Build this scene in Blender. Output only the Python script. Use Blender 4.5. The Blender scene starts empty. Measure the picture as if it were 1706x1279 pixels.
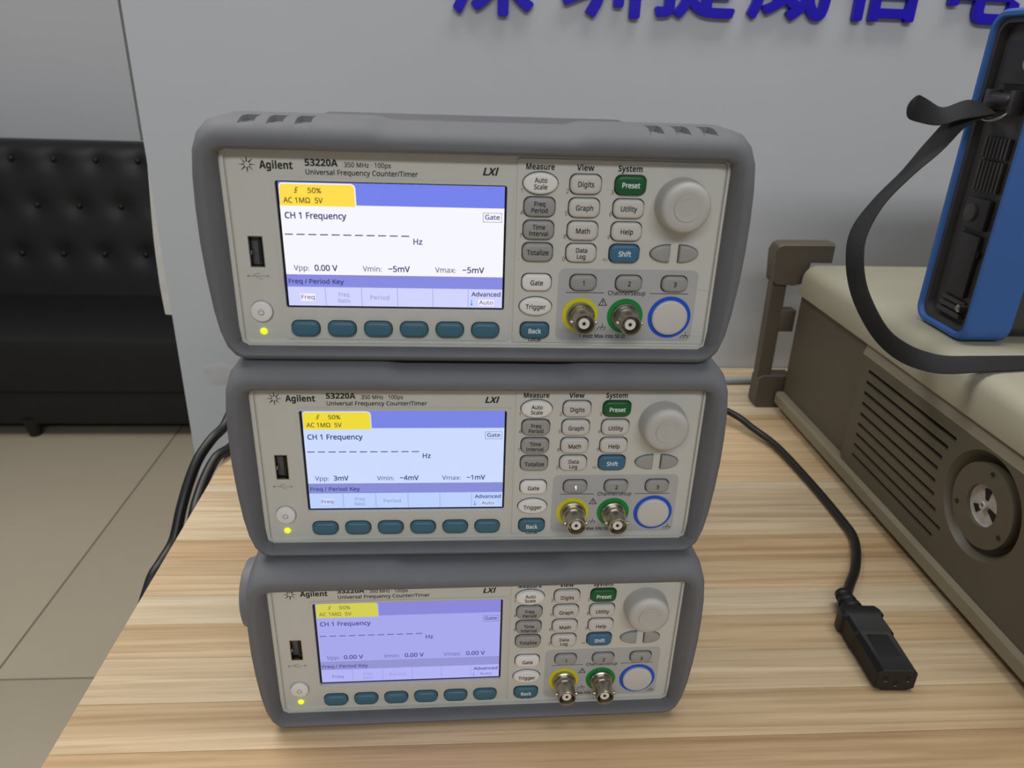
import bpy, bmesh, math, random
from mathutils import Vector, Matrix
random.seed(7)
S = bpy.context.scene
COL = S.collection

# ------------------------------------------------------------------ camera
cam_d = bpy.data.cameras.new('camera')
cam = bpy.data.objects.new('camera', cam_d)
COL.objects.link(cam)
right = Vector((0.9977521, -0.0593974, 0.0310268))
down = Vector((0.0040702, -0.4084284, -0.9127813))
fwd = Vector((0.0668891, 0.9108558, -0.4072685))
m = Matrix.Identity(4)
for i in range(3):
    m[i][0] = right[i]; m[i][1] = -down[i]; m[i][2] = -fwd[i]
m[2][3] = 0.3368
cam.matrix_world = m
cam_d.sensor_fit = 'HORIZONTAL'
cam_d.sensor_width = 36.0
cam_d.lens = 1233.09 / 1706 * 36.0
cam_d.clip_start = 0.01
cam_d.dof.use_dof = True
cam_d.dof.focus_distance = 0.41
cam_d.dof.aperture_fstop = 16.0
S.camera = cam

# ------------------------------------------------------------------ light
wd = bpy.data.worlds.new('world'); S.world = wd; wd.use_nodes = True
wd.node_tree.nodes['Background'].inputs[0].default_value = (0.93, 0.96, 1.0, 1)
wd.node_tree.nodes['Background'].inputs[1].default_value = 0.19
def lamp(name, loc, sx, sy, power, col, target):
    d = bpy.data.lights.new(name, 'AREA'); d.shape = 'RECTANGLE'; d.size = sx; d.size_y = sy
    d.energy = power; d.color = col
    o = bpy.data.objects.new(name, d); COL.objects.link(o); o.location = loc
    o.rotation_euler = (Vector(target) - Vector(loc)).to_track_quat('-Z', 'Y').to_euler()
    return o
lamp('ceiling_or_fill_lamp', (-0.9, 0.86, 1.9), 1.2, 0.3, 25, (1.0, 0.97, 0.93), (-0.75, 0.7, 0))
lamp('ceiling_or_fill_lamp', (0.55, 0.42, 1.9), 1.2, 0.3, 13, (1.0, 0.97, 0.93), (0.55, 0.42, 0))  # unseen overhead fill, added to brighten the right of the desk and the wall
lamp('ceiling_or_fill_lamp', (0.05, -1.9, 1.85), 2.4, 0.3, 31, (0.97, 0.98, 1.0), (0.0, 0.4, 0.1))
lamp('ceiling_or_fill_lamp', (-1.5, 1.7, 1.9), 1.2, 0.3, 5, (1.0, 0.98, 0.96), (-1.5, 1.8, 0))  # added fill out of view, lifts the far wall and the area around it
S.view_settings.view_transform = 'Standard'
S.view_settings.look = 'None'
S.view_settings.exposure = 0.0
S.view_settings.gamma = 1.0
S.view_settings.use_curve_mapping = False

# ------------------------------------------------------------------ materials
def lin(c):
    out = []
    for v in c:
        v /= 255.0
        out.append(v / 12.92 if v <= 0.04045 else ((v + 0.055) / 1.055) ** 2.4)
    return (out[0], out[1], out[2], 1)
MATS = {}
def mat(name, rgb, rough=0.5, metal=0.0, noise=0.0, nscale=60.0, bump=0.0, bscale=800.0, spec=0.5, emit=None, estr=1.0, coat=0.0):
    if name in MATS: return MATS[name]
    M = bpy.data.materials.new(name); M.use_nodes = True
    nt = M.node_tree; b = nt.nodes['Principled BSDF']
    b.inputs['Base Color'].default_value = lin(rgb)
    b.inputs['Roughness'].default_value = rough
    b.inputs['Metallic'].default_value = metal
    b.inputs['Specular IOR Level'].default_value = spec
    if coat: b.inputs['Coat Weight'].default_value = coat
    tc = nt.nodes.new('ShaderNodeTexCoord')
    if noise:
        n = nt.nodes.new('ShaderNodeTexNoise'); n.inputs['Scale'].default_value = nscale; n.inputs['Detail'].default_value = 4
        nt.links.new(tc.outputs['Object'], n.inputs['Vector'])
        r = nt.nodes.new('ShaderNodeValToRGB')
        c = lin(rgb)
        r.color_ramp.elements[0].position = 0.3; r.color_ramp.elements[1].position = 0.7
        r.color_ramp.elements[0].color = tuple(v * (1 - noise) for v in c[:3]) + (1,)
        r.color_ramp.elements[1].color = tuple(min(1, v * (1 + noise)) for v in c[:3]) + (1,)
        nt.links.new(n.outputs['Fac'], r.inputs['Fac']); nt.links.new(r.outputs['Color'], b.inputs['Base Color'])
    if bump:
        n2 = nt.nodes.new('ShaderNodeTexNoise'); n2.inputs['Scale'].default_value = bscale
        nt.links.new(tc.outputs['Object'], n2.inputs['Vector'])
        bp = nt.nodes.new('ShaderNodeBump'); bp.inputs['Strength'].default_value = bump; bp.inputs['Distance'].default_value = 0.0005
        nt.links.new(n2.outputs['Fac'], bp.inputs['Height']); nt.links.new(bp.outputs['Normal'], b.inputs['Normal'])
    if emit:
        b.inputs['Emission Color'].default_value = lin(emit); b.inputs['Emission Strength'].default_value = estr
    MATS[name] = M
    return M

RUBBER = mat('rubber_grey', (109, 110, 113), 0.62, noise=0.03, nscale=30, bump=0.15, bscale=1500, spec=0.3)
CHASSIS_D = mat('chassis_dark', (92, 92, 95), 0.5, noise=0.03)
CHASSIS = mat('chassis_grey', (120, 120, 124), 0.5, noise=0.03)
PANEL = mat('panel_ivory', (203, 202, 194), 0.5, noise=0.015, nscale=40, bump=0.05, bscale=2500)
KEY_LIGHT = mat('key_light', (205, 202, 196), 0.45, noise=0.02)
KEY_GREY = mat('key_grey', (158, 157, 154), 0.45, noise=0.02)
KEY_BLUE = mat('key_teal', (62, 106, 124), 0.42, noise=0.03)
KEY_SHIFT = mat('key_blue', (62, 108, 140), 0.42, noise=0.03)
KEY_GREEN = mat('key_green', (16, 92, 46), 0.4, noise=0.03)
KEY_WHITE = mat('key_white', (232, 230, 226), 0.4, noise=0.02)
GAP = mat('key_gap', (40, 38, 36), 0.8, noise=0.05)
INK = mat('ink_black', (22, 21, 24), 0.6, noise=0.02)
INK_GREY = mat('ink_grey', (120, 118, 116), 0.6, noise=0.02)
EMBOSS = mat('emboss_grey', (150, 149, 144), 0.6, noise=0.02)
INK_WHITE = mat('ink_white', (232, 236, 236), 0.6, noise=0.02)
CHPLATE = mat('channel_grey', (180, 180, 179), 0.5, noise=0.02)
R_YEL = mat('ring_yellow', (214, 208, 40), 0.5, noise=0.03)
R_GRN = mat('ring_green', (10, 136, 58), 0.5, noise=0.03)
R_BLU = mat('ring_blue', (28, 84, 204), 0.5, noise=0.03)
STEEL = mat('nickel', (178, 172, 160), 0.28, 1.0, noise=0.06, nscale=200)
STEEL_D = mat('dark_metal', (100, 96, 90), 0.4, 1.0, noise=0.06, nscale=200)
CAST = mat('cast_metal', (186, 180, 174), 0.5, 0.25, noise=0.1, nscale=250)
PTFE = mat('ptfe_white', (232, 226, 216), 0.5, noise=0.02)
BLACK = mat('black_plastic', (14, 14, 15), 0.5, noise=0.1)
BLACKGLASS = mat('black_glass', (8, 8, 12), 0.2, noise=0.05)
KNOB = mat('knob_grey', (186, 184, 178), 0.55, noise=0.02, bump=0.05)
LED = mat('led_green', (170, 220, 30), 0.3, noise=0.02, emit=(226, 236, 16), estr=1.0)
CABLE = mat('cable_black', (20, 20, 22), 0.42, noise=0.1, nscale=90)
PLUGM = mat('plug_black', (16, 16, 17), 0.5, noise=0.1, bump=0.1)
CABLE_G = mat('cable_grey', (150, 155, 160), 0.4, noise=0.05)
COVER = mat('cover_beige', (170, 166, 145), 0.5, noise=0.03, nscale=20, bump=0.1, bscale=1200)
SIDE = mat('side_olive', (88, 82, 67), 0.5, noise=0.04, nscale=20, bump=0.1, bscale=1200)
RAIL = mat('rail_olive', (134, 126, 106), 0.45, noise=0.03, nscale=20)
FOOT = mat('foot_brown', (88, 80, 68), 0.55, noise=0.05, nscale=40, bump=0.1)
DARKIN = mat('dark_inside', (20, 18, 16), 0.8, noise=0.1)
BLUE = mat('jacket_blue', (52, 98, 166), 0.55, noise=0.04, nscale=30, bump=0.1, bscale=1500)
DPLASTIC = mat('dark_plastic', (60, 58, 58), 0.5, noise=0.08, nscale=40)
DPLASTIC2 = mat('darker_plastic', (40, 38, 39), 0.45, noise=0.08, nscale=40)
WEB = mat('webbing_black', (24, 24, 25), 0.75, noise=0.15, nscale=300, bump=0.4, bscale=900)
LETTER = mat('letter_blue', (30, 4, 190), 0.35, noise=0.03)
WALLM = mat('wall_paint', (194, 197, 201), 0.75, noise=0.025, nscale=2.5, bump=0.05, bscale=120)
WALLF = mat('wall_paint_far', (204, 205, 208), 0.8, noise=0.02, nscale=2.0)
PLASTER = mat('bare_plaster', (214, 212, 205), 0.85, noise=0.05, nscale=60)
EDGE_GREY = mat('edge_strip_grey', (112, 112, 110), 0.7, noise=0.05)
FILLER = mat('wall_filler', (192, 193, 195), 0.85, noise=0.03, nscale=60)
LEATHER = mat('black_leather', (15, 15, 16), 0.55, noise=0.12, nscale=25, bump=0.2, bscale=300)
TILE = mat('tile_beige', (178, 167, 146), 0.35, noise=0.03, nscale=3.0)
GROUT = mat('grout', (92, 84, 72), 0.9, noise=0.05)
EDGE = mat('edge_band', (196, 172, 138), 0.5, noise=0.04)
LEGM = mat('desk_leg_white', (196, 196, 194), 0.5, noise=0.02)

def wood(name, light, dark, seed):
    M = bpy.data.materials.new(name); M.use_nodes = True
    nt = M.node_tree; b = nt.nodes['Principled BSDF']
    b.inputs['Roughness'].default_value = 0.42
    b.inputs['Specular IOR Level'].default_value = 0.4
    tc = nt.nodes.new('ShaderNodeTexCoord')
    mp = nt.nodes.new('ShaderNodeMapping')
    mp.inputs['Scale'].default_value = (3.0, 130.0, 10.0); mp.inputs['Location'].default_value = (seed * 3.7, seed * 1.3, 0)
    nt.links.new(tc.outputs['Object'], mp.inputs['Vector'])
    n = nt.nodes.new('ShaderNodeTexNoise'); n.inputs['Scale'].default_value = 1.0; n.inputs['Detail'].default_value = 6; n.inputs['Distortion'].default_value = 0.8
    nt.links.new(mp.outputs['Vector'], n.inputs['Vector'])
    r = nt.nodes.new('ShaderNodeValToRGB')
    r.color_ramp.elements[0].position = 0.28; r.color_ramp.elements[0].color = lin(dark)
    r.color_ramp.elements[1].position = 0.62; r.color_ramp.elements[1].color = lin(light)
    nt.links.new(n.outputs['Fac'], r.inputs['Fac'])
    mp2 = nt.nodes.new('ShaderNodeMapping'); mp2.inputs['Scale'].default_value = (14.0, 420.0, 10.0)
    nt.links.new(tc.outputs['Object'], mp2.inputs['Vector'])
    n2 = nt.nodes.new('ShaderNodeTexNoise'); n2.inputs['Scale'].default_value = 1.0; n2.inputs['Detail'].default_value = 3
    nt.links.new(mp2.outputs['Vector'], n2.inputs['Vector'])
    r2 = nt.nodes.new('ShaderNodeValToRGB')
    r2.color_ramp.elements[0].position = 0.32; r2.color_ramp.elements[0].color = (0.82, 0.80, 0.76, 1)
    r2.color_ramp.elements[1].position = 0.52; r2.color_ramp.elements[1].color = (1, 1, 1, 1)
    nt.links.new(n2.outputs['Fac'], r2.inputs['Fac'])
    mx = nt.nodes.new('ShaderNodeMix'); mx.data_type = 'RGBA'; mx.blend_type = 'MULTIPLY'; mx.inputs['Factor'].default_value = 0.8
    nt.links.new(r.outputs['Color'], mx.inputs['A']); nt.links.new(r2.outputs['Color'], mx.inputs['B'])
    nt.links.new(mx.outputs['Result'], b.inputs['Base Color'])
    return M
WOODS = [wood('wood_light', (212, 191, 158), (184, 160, 126), 1), wood('wood_mid', (206, 180, 143), (174, 145, 108), 2),
         wood('wood_warm', (202, 172, 133), (168, 136, 98), 3), wood('wood_pale', (212, 194, 165), (190, 170, 139), 4)]

# ------------------------------------------------------------------ mesh helpers
class MB:
    def __init__(self): self.v = []; self.f = []
    def add(self, vs, fs):
        o = len(self.v); self.v += [tuple(p) for p in vs]; self.f += [tuple(i + o for i in f) for f in fs]; return self
    def box(self, x0, x1, y0, y1, z0, z1, b=0.0):
        if b <= 0:
            return self.add([(x0,y0,z0),(x1,y0,z0),(x1,y1,z0),(x0,y1,z0),(x0,y0,z1),(x1,y0,z1),(x1,y1,z1),(x0,y1,z1)],
                            [(0,3,2,1),(4,5,6,7),(0,1,5,4),(1,2,6,5),(2,3,7,6),(3,0,4,7)])
        bm = bmesh.new(); bmesh.ops.create_cube(bm, size=1)
        for v in bm.verts: v.co = Vector(((x0+x1)/2 + v.co.x*(x1-x0), (y0+y1)/2 + v.co.y*(y1-y0), (z0+z1)/2 + v.co.z*(z1-z0)))
        bmesh.ops.bevel(bm, geom=bm.edges[:], offset=b, segments=2, affect='EDGES', profile=0.6)
        bm.verts.index_update()
        self.add([v.co[:] for v in bm.verts], [[v.index for v in f.verts] for f in bm.faces]); bm.free(); return self
    def rings(self, rings, cap0=True, cap1=True, closed=True):
        o = len(self.v); n = len(rings[0])
        for r in rings: self.v += [tuple(p) for p in r]
        for i in range(len(rings) - 1):
            for j in range(n if closed else n - 1):
                k = (j + 1) % n
                self.f.append((o+i*n+j, o+i*n+k, o+(i+1)*n+k, o+(i+1)*n+j))
        if cap0: self.f.append(tuple(o + j for j in range(n))[::-1])
        if cap1: self.f.append(tuple(o + (len(rings)-1)*n + j for j in range(n)))
        return self
    def tube(self, path, r, n=10, caps=True):
        path = [Vector(p) for p in path]; rr = r if isinstance(r, (list, tuple)) else [r] * len(path)
        t0 = (path[1] - path[0]).normalized(); nrm = t0.orthogonal().normalized(); R = []
        for i, p in enumerate(path):
            t = (path[min(i+1, len(path)-1)] - path[max(i-1, 0)]).normalized()
            nrm = (nrm - t * nrm.dot(t)).normalized(); bn = t.cross(nrm)
            R.append([p + (nrm*math.cos(2*math.pi*k/n) + bn*math.sin(2*math.pi*k/n)) * rr[i] for k in range(n)])
        return self.rings(R, caps, caps)
    def lathe(self, prof, c, axis='y', n=32, cap0=True, cap1=True):
        # prof: (radius, position along axis)
        R = []
        for r, a in prof:
            ring = []
            for k in range(n):
                s, q = math.sin(2*math.pi*k/n)*r, math.cos(2*math.pi*k/n)*r
                if axis == 'y': ring.append((c[0]+q, c[1]+a, c[2]+s))
                elif axis == 'x': ring.append((c[0]+a, c[1]+q, c[2]+s))
                else: ring.append((c[0]+q, c[1]+s, c[2]+a))
            R.append(ring)
        return self.rings(R, cap0, cap1)
    def build(self, name, material, parent=None, smooth=35, scale=1.0):
        me = bpy.data.meshes.new(name)
        me.from_pydata([(x*scale, y*scale, z*scale) for x, y, z in self.v], [], self.f)
        bm = bmesh.new(); bm.from_mesh(me); bmesh.ops.recalc_face_normals(bm, faces=bm.faces[:]); bm.to_mesh(me); bm.free()
        return link(name, me, material, parent, smooth)
def link(name, me, material, parent=None, smooth=35):
    if smooth:
        me.shade_smooth(); me.set_sharp_from_angle(angle=math.radians(smooth))
    if material: me.materials.append(material)
    o = bpy.data.objects.new(name, me); COL.objects.link(o)
    if parent: o.parent = parent
    return o
def empty(name, loc, rz=0.0):
    o = bpy.data.objects.new(name, None); COL.objects.link(o); o.location = loc; o.rotation_euler = (0, 0, rz); o.empty_display_size = 0.02
    return o
def tag(o, label=None, cat=None, group=None, kind=None):
    if label: o['label'] = label
    if cat: o['category'] = cat
    if group: o['group'] = group
    if kind: o['kind'] = kind
    return o
def smooth_path(pts, k=8):
    P = [Vector(p) for p in pts]; out = []
    for i in range(len(P) - 1):
        a, b, c, d = P[max(i-1, 0)], P[i], P[i+1], P[min(i+2, len(P)-1)]
        for j in range(k):
            t = j / k
            out.append(0.5*((2*b) + (c-a)*t + (2*a-5*b+4*c-d)*t*t + (3*b-a-3*c+d)*t**3))
    out.append(P[-1]); return out
def rr(w, h, r, n=5, cx=0.0, cz=0.0):
    r = min(r, w/2 - 1e-6, h/2 - 1e-6); out = []
    for (sx, sz, a0) in ((1, 1, 0), (-1, 1, 90), (-1, -1, 180), (1, -1, 270)):
        for i in range(n + 1):
            a = math.radians(a0 + 90*i/n)
            out.append((cx + sx*(w/2-r) + math.cos(a)*r, cz + sz*(h/2-r) + math.sin(a)*r))
    return out
def ell(w, h, n=32, cx=0.0, cz=0.0):
    return [(cx + math.cos(2*math.pi*i/n)*w/2, cz + math.sin(2*math.pi*i/n)*h/2) for i in range(n)]
def plate_holes(outer, holes, y0, y1, axis='y'):
    # a flat plate with through holes; outlines are (a, b) pairs, thickness along the given axis
    bm = bmesh.new()
    def P(a, b, y): return (a, y, b) if axis == 'y' else (y, a, b)
    loops = [outer] + holes; L0 = []; L1 = []
    for lp in loops:
        L0.append([bm.verts.new(P(a, b, y0)) for a, b in lp]); L1.append([bm.verts.new(P(a, b, y1)) for a, b in lp])
    for L in (L0, L1):
        ed = []
        for lp in L:
            for i in range(len(lp)): ed.append(bm.edges.new((lp[i], lp[(i+1) % len(lp)])))
        bmesh.ops.triangle_fill(bm, use_beauty=True, use_dissolve=False, edges=ed)
    for a, b in zip(L0, L1):
        for i in range(len(a)):
            j = (i+1) % len(a); bm.faces.new((a[i], a[j], b[j], b[i]))
    bm.verts.index_update()
    mb = MB(); mb.add([v.co[:] for v in bm.verts], [[v.index for v in f.verts] for f in bm.faces]); bm.free(); return mb

def sans(s, heavy):
    o = ''
    for c in s:
        if 'A' <= c <= 'Z': o += chr((0x1D5D4 if heavy else 0x1D5A0) + ord(c) - 65)
        elif 'a' <= c <= 'z': o += chr((0x1D5EE if heavy else 0x1D5BA) + ord(c) - 97)
        elif '0' <= c <= '9': o += chr((0x1D7EC if heavy else 0x1D7E2) + ord(c) - 48)
        else: o += c
    return o
def text_verts(body, bold=0.0, shear=0.0, res=3, extrude=0.0):
    c = bpy.data.curves.new('lettering', 'FONT'); c.body = body; c.resolution_u = res; c.offset = bold; c.shear = shear; c.extrude = extrude
    c.fill_mode = 'BOTH' if extrude else 'FRONT'
    o = bpy.data.objects.new('lettering', c); COL.objects.link(o); bpy.context.view_layer.update()
    me = bpy.data.meshes.new_from_object(o.evaluated_get(bpy.context.evaluated_depsgraph_get()))
    vs = [v.co[:] for v in me.vertices]; fs = [tuple(p.vertices) for p in me.polygons]
    bpy.data.objects.remove(o); bpy.data.curves.remove(c); bpy.data.meshes.remove(me)
    return vs, fs
_v, _f = text_verts(sans('H', False)); CAPH = max(v[1] for v in _v)
def letter(body, x, z, y, cap, material, parent, width=None, x1=None, align='L', bold=0.0, shear=0.0, name='lettering', sc=0.001, gap=None):
    # flat print standing in the XZ plane, facing -Y; x is the left edge, centre or right edge; all in mm
    lines = body.split('\n'); mb = MB()
    for li, ln in enumerate(lines):
        vs, fs = text_verts(sans(ln, bold >= 0.05), 0.0, shear)
        if not vs: continue
        d = 0.014 if bold >= 0.05 else bold*0.9
        if d:      # heavier strokes from overlapping shifted copies
            n0 = len(vs); V4 = []; F4 = []
            for q, (ax, az) in enumerate(((d, d), (-d, d), (d, -d), (-d, -d))):
                V4 += [(v[0]+ax, v[1]+az, -0.007*q) for v in vs]; F4 += [tuple(i+q*n0 for i in f) for f in fs]
            vs, fs = V4, F4
        xa = min(v[0] for v in vs); xb = max(v[0] for v in vs)
        s = cap / CAPH; sx = s*0.88
        wtar = (x1 - x) if x1 is not None else width
        if wtar and len(lines) == 1: sx = wtar / (xb - xa)
        elif isinstance(wtar, (list, tuple)): sx = wtar[li] / (xb - xa)
        w = (xb - xa) * sx
        ox = x if align == 'L' else (x - w/2 if align == 'C' else x - w)
        oz = z - li * (gap or cap*1.35)
        mb.add([(ox + (v[0]-xa)*sx, y + v[2], oz + v[1]*s) for v in vs], fs)
    me = bpy.data.meshes.new(name)
    me.from_pydata([(a*sc, b*sc, c*sc) for a, b, c in mb.v], [], mb.f)
    o = link(name, me, material, parent, 0)
    return o

# ------------------------------------------------------------------ setting
def structure(o): o['kind'] = 'structure'; return o
WY = 0.8048           # front face of the partition
WX = -0.323           # its free end
structure(MB().box(WX, 2.4, WY, WY+0.12, -0.75, 1.9).build('wall_back', WALLM, None, 0))
structure(MB().box(-3.6, 3.0, 2.95, 3.05, -0.75, 1.9).build('wall_far', WALLF, None, 0))
# floor with tiles
fl = structure(MB().box(-3.6, 3.0, -2.6, 2.95, -0.80, -0.7565).build('floor', GROUT, None, 0))
tm = None
for i in range(-3, 4):
    for j in range(-3, 2):
        if tm is None:
            t = MB().box(-0.3985, 0.3985, -0.5985, 0.5985, -0.006, 0.0, 0.0012).build('tile', TILE, fl, 30); tm = t.data
        else:
            t = bpy.data.objects.new('tile', tm); COL.objects.link(t); t.parent = fl
        t.location = (-0.468 + 0.8*i, 1.681 + 1.2*j, -0.75)
# flaking plaster strip on the free end of the partition
def strip():
    mb = MB(); R = []
    prof = [(0.240, 0.0006), (0.222, 0.003), (0.2, 0.0055), (0.18, 0.0078), (0.16, 0.0098), (0.14, 0.0112), (0.115, 0.0122), (0.09, 0.0128), (0.075, 0.0126), (0.058, 0.0122)]
    for z, w in prof:
        R.append([(WX, WY+0.004, z), (WX-w*0.75, WY+0.006, z), (WX-w, WY+0.012, z), (WX-w, WY+0.07, z), (WX, WY+0.075, z)])
    return mb.rings(R)
structure(strip().build('trim_1', PLASTER, None, 40))
structure(MB().box(WX-0.003, WX, WY+0.0008, WY+0.006, 0.245, 1.9).build('trim_3', EDGE_GREY, None, 0))  # thin darker grey strip up the free edge of the partition
# filler patch left on the wall beside the stack
mb = MB(); n = 18; ring = []
for k in range(n):
    a = 2*math.pi*k/n; r = 1 + 0.18*math.sin(3*a+0.7) + 0.1*math.sin(5*a)
    ring.append((math.cos(a)*0.022*r, math.sin(a)*0.014*r))
mb.rings([[(-0.276+a*s, WY-h, -0.011+b*s) for a, b in ring] for s, h in ((1, 0.0), (0.85, 0.0003), (0.4, 0.0004))], cap0=False)
structure(mb.build('trim_2', FILLER, None, 60))

# ------------------------------------------------------------------ blue wall characters
CH = [('深', 0.0, 0.0720), ('圳', 0.0, 0.0), ('捷', 0.0, 0.0), ('威', 0.0, 0.0), ('信', 0.0, 0.0), ('电', 0.0, 0.0)]
CX = [(0.0275, 0.3715), (0.1330, 0.3733), (0.2250, 0.3755), (0.3195, 0.3772), (0.4145, 0.3787), (0.5180, 0.3800)]
WHERE = ['leftmost character of the row on the wall', 'second character from the left on the wall', 'third character from the left on the wall',
         'third character from the right on the wall', 'second character from the right on the wall', 'rightmost character, half hidden by the blue tester']
for (g, _, _), (cx, zb), wh in zip(CH, CX, WHERE):
    vs, fs = text_verts(g, 0.0, 0, 4, 0.0)
    bmv = bmesh.new(); V = [bmv.verts.new(v) for v in vs]; bmv.verts.index_update()
    for f in fs:
        try: bmv.faces.new([V[i] for i in f])
        except ValueError: pass
    ret = bmesh.ops.extrude_face_region(bmv, geom=bmv.faces[:])
    for e in ret['geom']:
        if isinstance(e, bmesh.types.BMVert): e.co.z += 0.07
    xa = min(v.co.x for v in bmv.verts); xb = max(v.co.x for v in bmv.verts); za = min(v.co.y for v in bmv.verts)
    s = 0.083; mb = MB(); bmv.verts.index_update()
    for k in range(9):
        dx, dz = (0, 0) if k == 8 else (0.026*math.cos(k*math.pi/4), 0.022*math.sin(k*math.pi/4))
        mb.add([((v.co.x+dx-(xa+xb)/2)*s, -(v.co.z+0.0006*k)*s, (v.co.y+dz-za)*s) for v in bmv.verts], [[v.index for v in f.verts] for f in bmv.faces])
    bmv.free()
    o = mb.build('wall_letter', LETTER, None, 30); o.location = (cx, WY-0.0002, zb)
    tag(o, 'raised dark blue character, ' + wh, 'wall letter', 'blue characters on the wall')

# ------------------------------------------------------------------ desk
desk = empty('desk', (0, 0, -0.75)); tag(desk, 'desk with striped light wood top carrying the instruments', 'desk')
yb = [0.8035, 0.776, 0.729, 0.677, 0.612, 0.544, 0.533, 0.467, 0.442, 0.405, 0.378, 0.349, 0.315, 0.283, 0.245, 0.205, 0.15, 0.10, 0.05]
tone = [0, 3, 3, 1, 1, 3, 0, 2, 1, 3, 1, 0, 1, 2, 1, 0, 2, 1]
DX0, DX1 = -0.2118, 1.05
for i in range(len(yb) - 1):
    mb = MB().box(DX0, DX1, yb[i+1]+0.0001, yb[i]-0.0001, -0.004+0.75, 0.75, 0.0002)
    mb.build('plank', WOODS[tone[i]], desk, 20)
MB().box(DX0+0.0003, DX1, yb[-1]+0.0003, yb[0]-0.0003, 0.725, 0.7462).build('core_board', EDGE, desk, 0)
for x0 in (DX0+0.03, DX1-0.06):
    MB().box(x0, x0+0.03, 0.10, 0.76, 0.0, 0.725, 0.002).build('leg_panel', LEGM, desk, 20)
MB().box(DX0+0.06, DX1-0.06, 0.70, 0.72, 0.35, 0.725, 0.002).build('back_panel', LEGM, desk, 20)

# ------------------------------------------------------------------ sofa
sofa = empty('sofa', (-1.35, 2.25, -0.75)); tag(sofa, 'black leather sofa with a button-tufted back by the far wall', 'sofa')
SX0, SX1 = -1.15, 0.85
def tuft_back():
    mb = MB(); nx, nz = 150, 40; z0, z1 = 0.30, 0.785
    btn = []
    for r, z in enumerate((0.445, 0.595, 0.735)):
        k = 0
        x = SX0 + 0.03 + (0.065 if r % 2 else 0.0)
        while x < SX1: btn.append((x, z)); x += 0.13
    V = []
    for j in range(nz + 1):
        z = z0 + (z1 - z0)*j/nz
        for i in range(nx + 1):
            x = SX0 + (SX1 - SX0)*i/nx
            d = 0.0
            for bx, bz in btn:
                q = (x-bx)**2 + (z-bz)**2
                if q < 0.01: d += 0.013*math.exp(-q/0.0011)
            lean = 0.10*(z-z0)/(z1-z0)
            edge = 0.03*max(0, (z-0.745)/0.04)**2
            V.append((x, 0.17 + lean + d + edge, z))
    F = []
    for j in range(nz):
        for i in range(nx):
            a = j*(nx+1)+i; F.append((a, a+1, a+nx+2, a+nx+1))
    mb.add(V, F)
    o = len(mb.v)
    mb.add([(SX0, 0.42, z0), (SX1, 0.42, z0), (SX1, 0.42, 0.78), (SX0, 0.42, 0.78)], [(0, 3, 2, 1)])
    top = [nz*(nx+1)+i for i in range(nx+1)]; bot = list(range(nx+1))
    mb.f.append(tuple(top) + (o+2, o+3)); mb.f.append(tuple(bot[::-1]) + (o, o+1))
    mb.f.append(tuple(j*(nx+1) for j in range(nz+1))[::-1] + (o, o+3)); mb.f.append(tuple(j*(nx+1)+nx for j in range(nz+1)) + (o+2, o+1))
    return mb, btn
mb, btn = tuft_back()
bk = mb.build('backrest', LEATHER, sofa, 60)
bmsh = None
for bx, bz in btn:
    if bmsh is None:
        b_ = MB().lathe([(0.0095, 0.004), (0.0095, 0.0), (0.006, -0.004), (0.002, -0.005)], (0, 0, 0), 'y', 10).build('button', LEATHER, bk, 50); bmsh = b_.data
    else:
        b_ = bpy.data.objects.new('button', bmsh); COL.objects.link(b_); b_.parent = bk
    b_.location = (bx, 0.17 + 0.10*(bz-0.30)/0.485 + 0.009, bz)
MB().box(SX0, SX1, -0.24, 0.20, 0.15, 0.318, 0.022).build('seat_cushion', LEATHER, sofa, 40)
MB().box(SX0, SX1, -0.225, 0.41, 0.045, 0.149, 0.008).build('base', LEATHER, sofa, 30)
MB().box(SX1, SX1+0.16, -0.24, 0.42, 0.06, 0.55, 0.03).build('armrest', LEATHER, sofa, 40)
MB().box(SX0-0.16, SX0, -0.24, 0.42, 0.06, 0.55, 0.03).build('armrest', LEATHER, sofa, 40)
for lx in (-1.2, 0.075, 0.85):
    for ly in (-0.205, 0.36):
        MB().lathe([(0.016, 0.0), (0.02, 0.02), (0.027, 0.062)], (lx, ly, 0), 'z', 14).build('leg', BLACK, sofa, 40)

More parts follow.
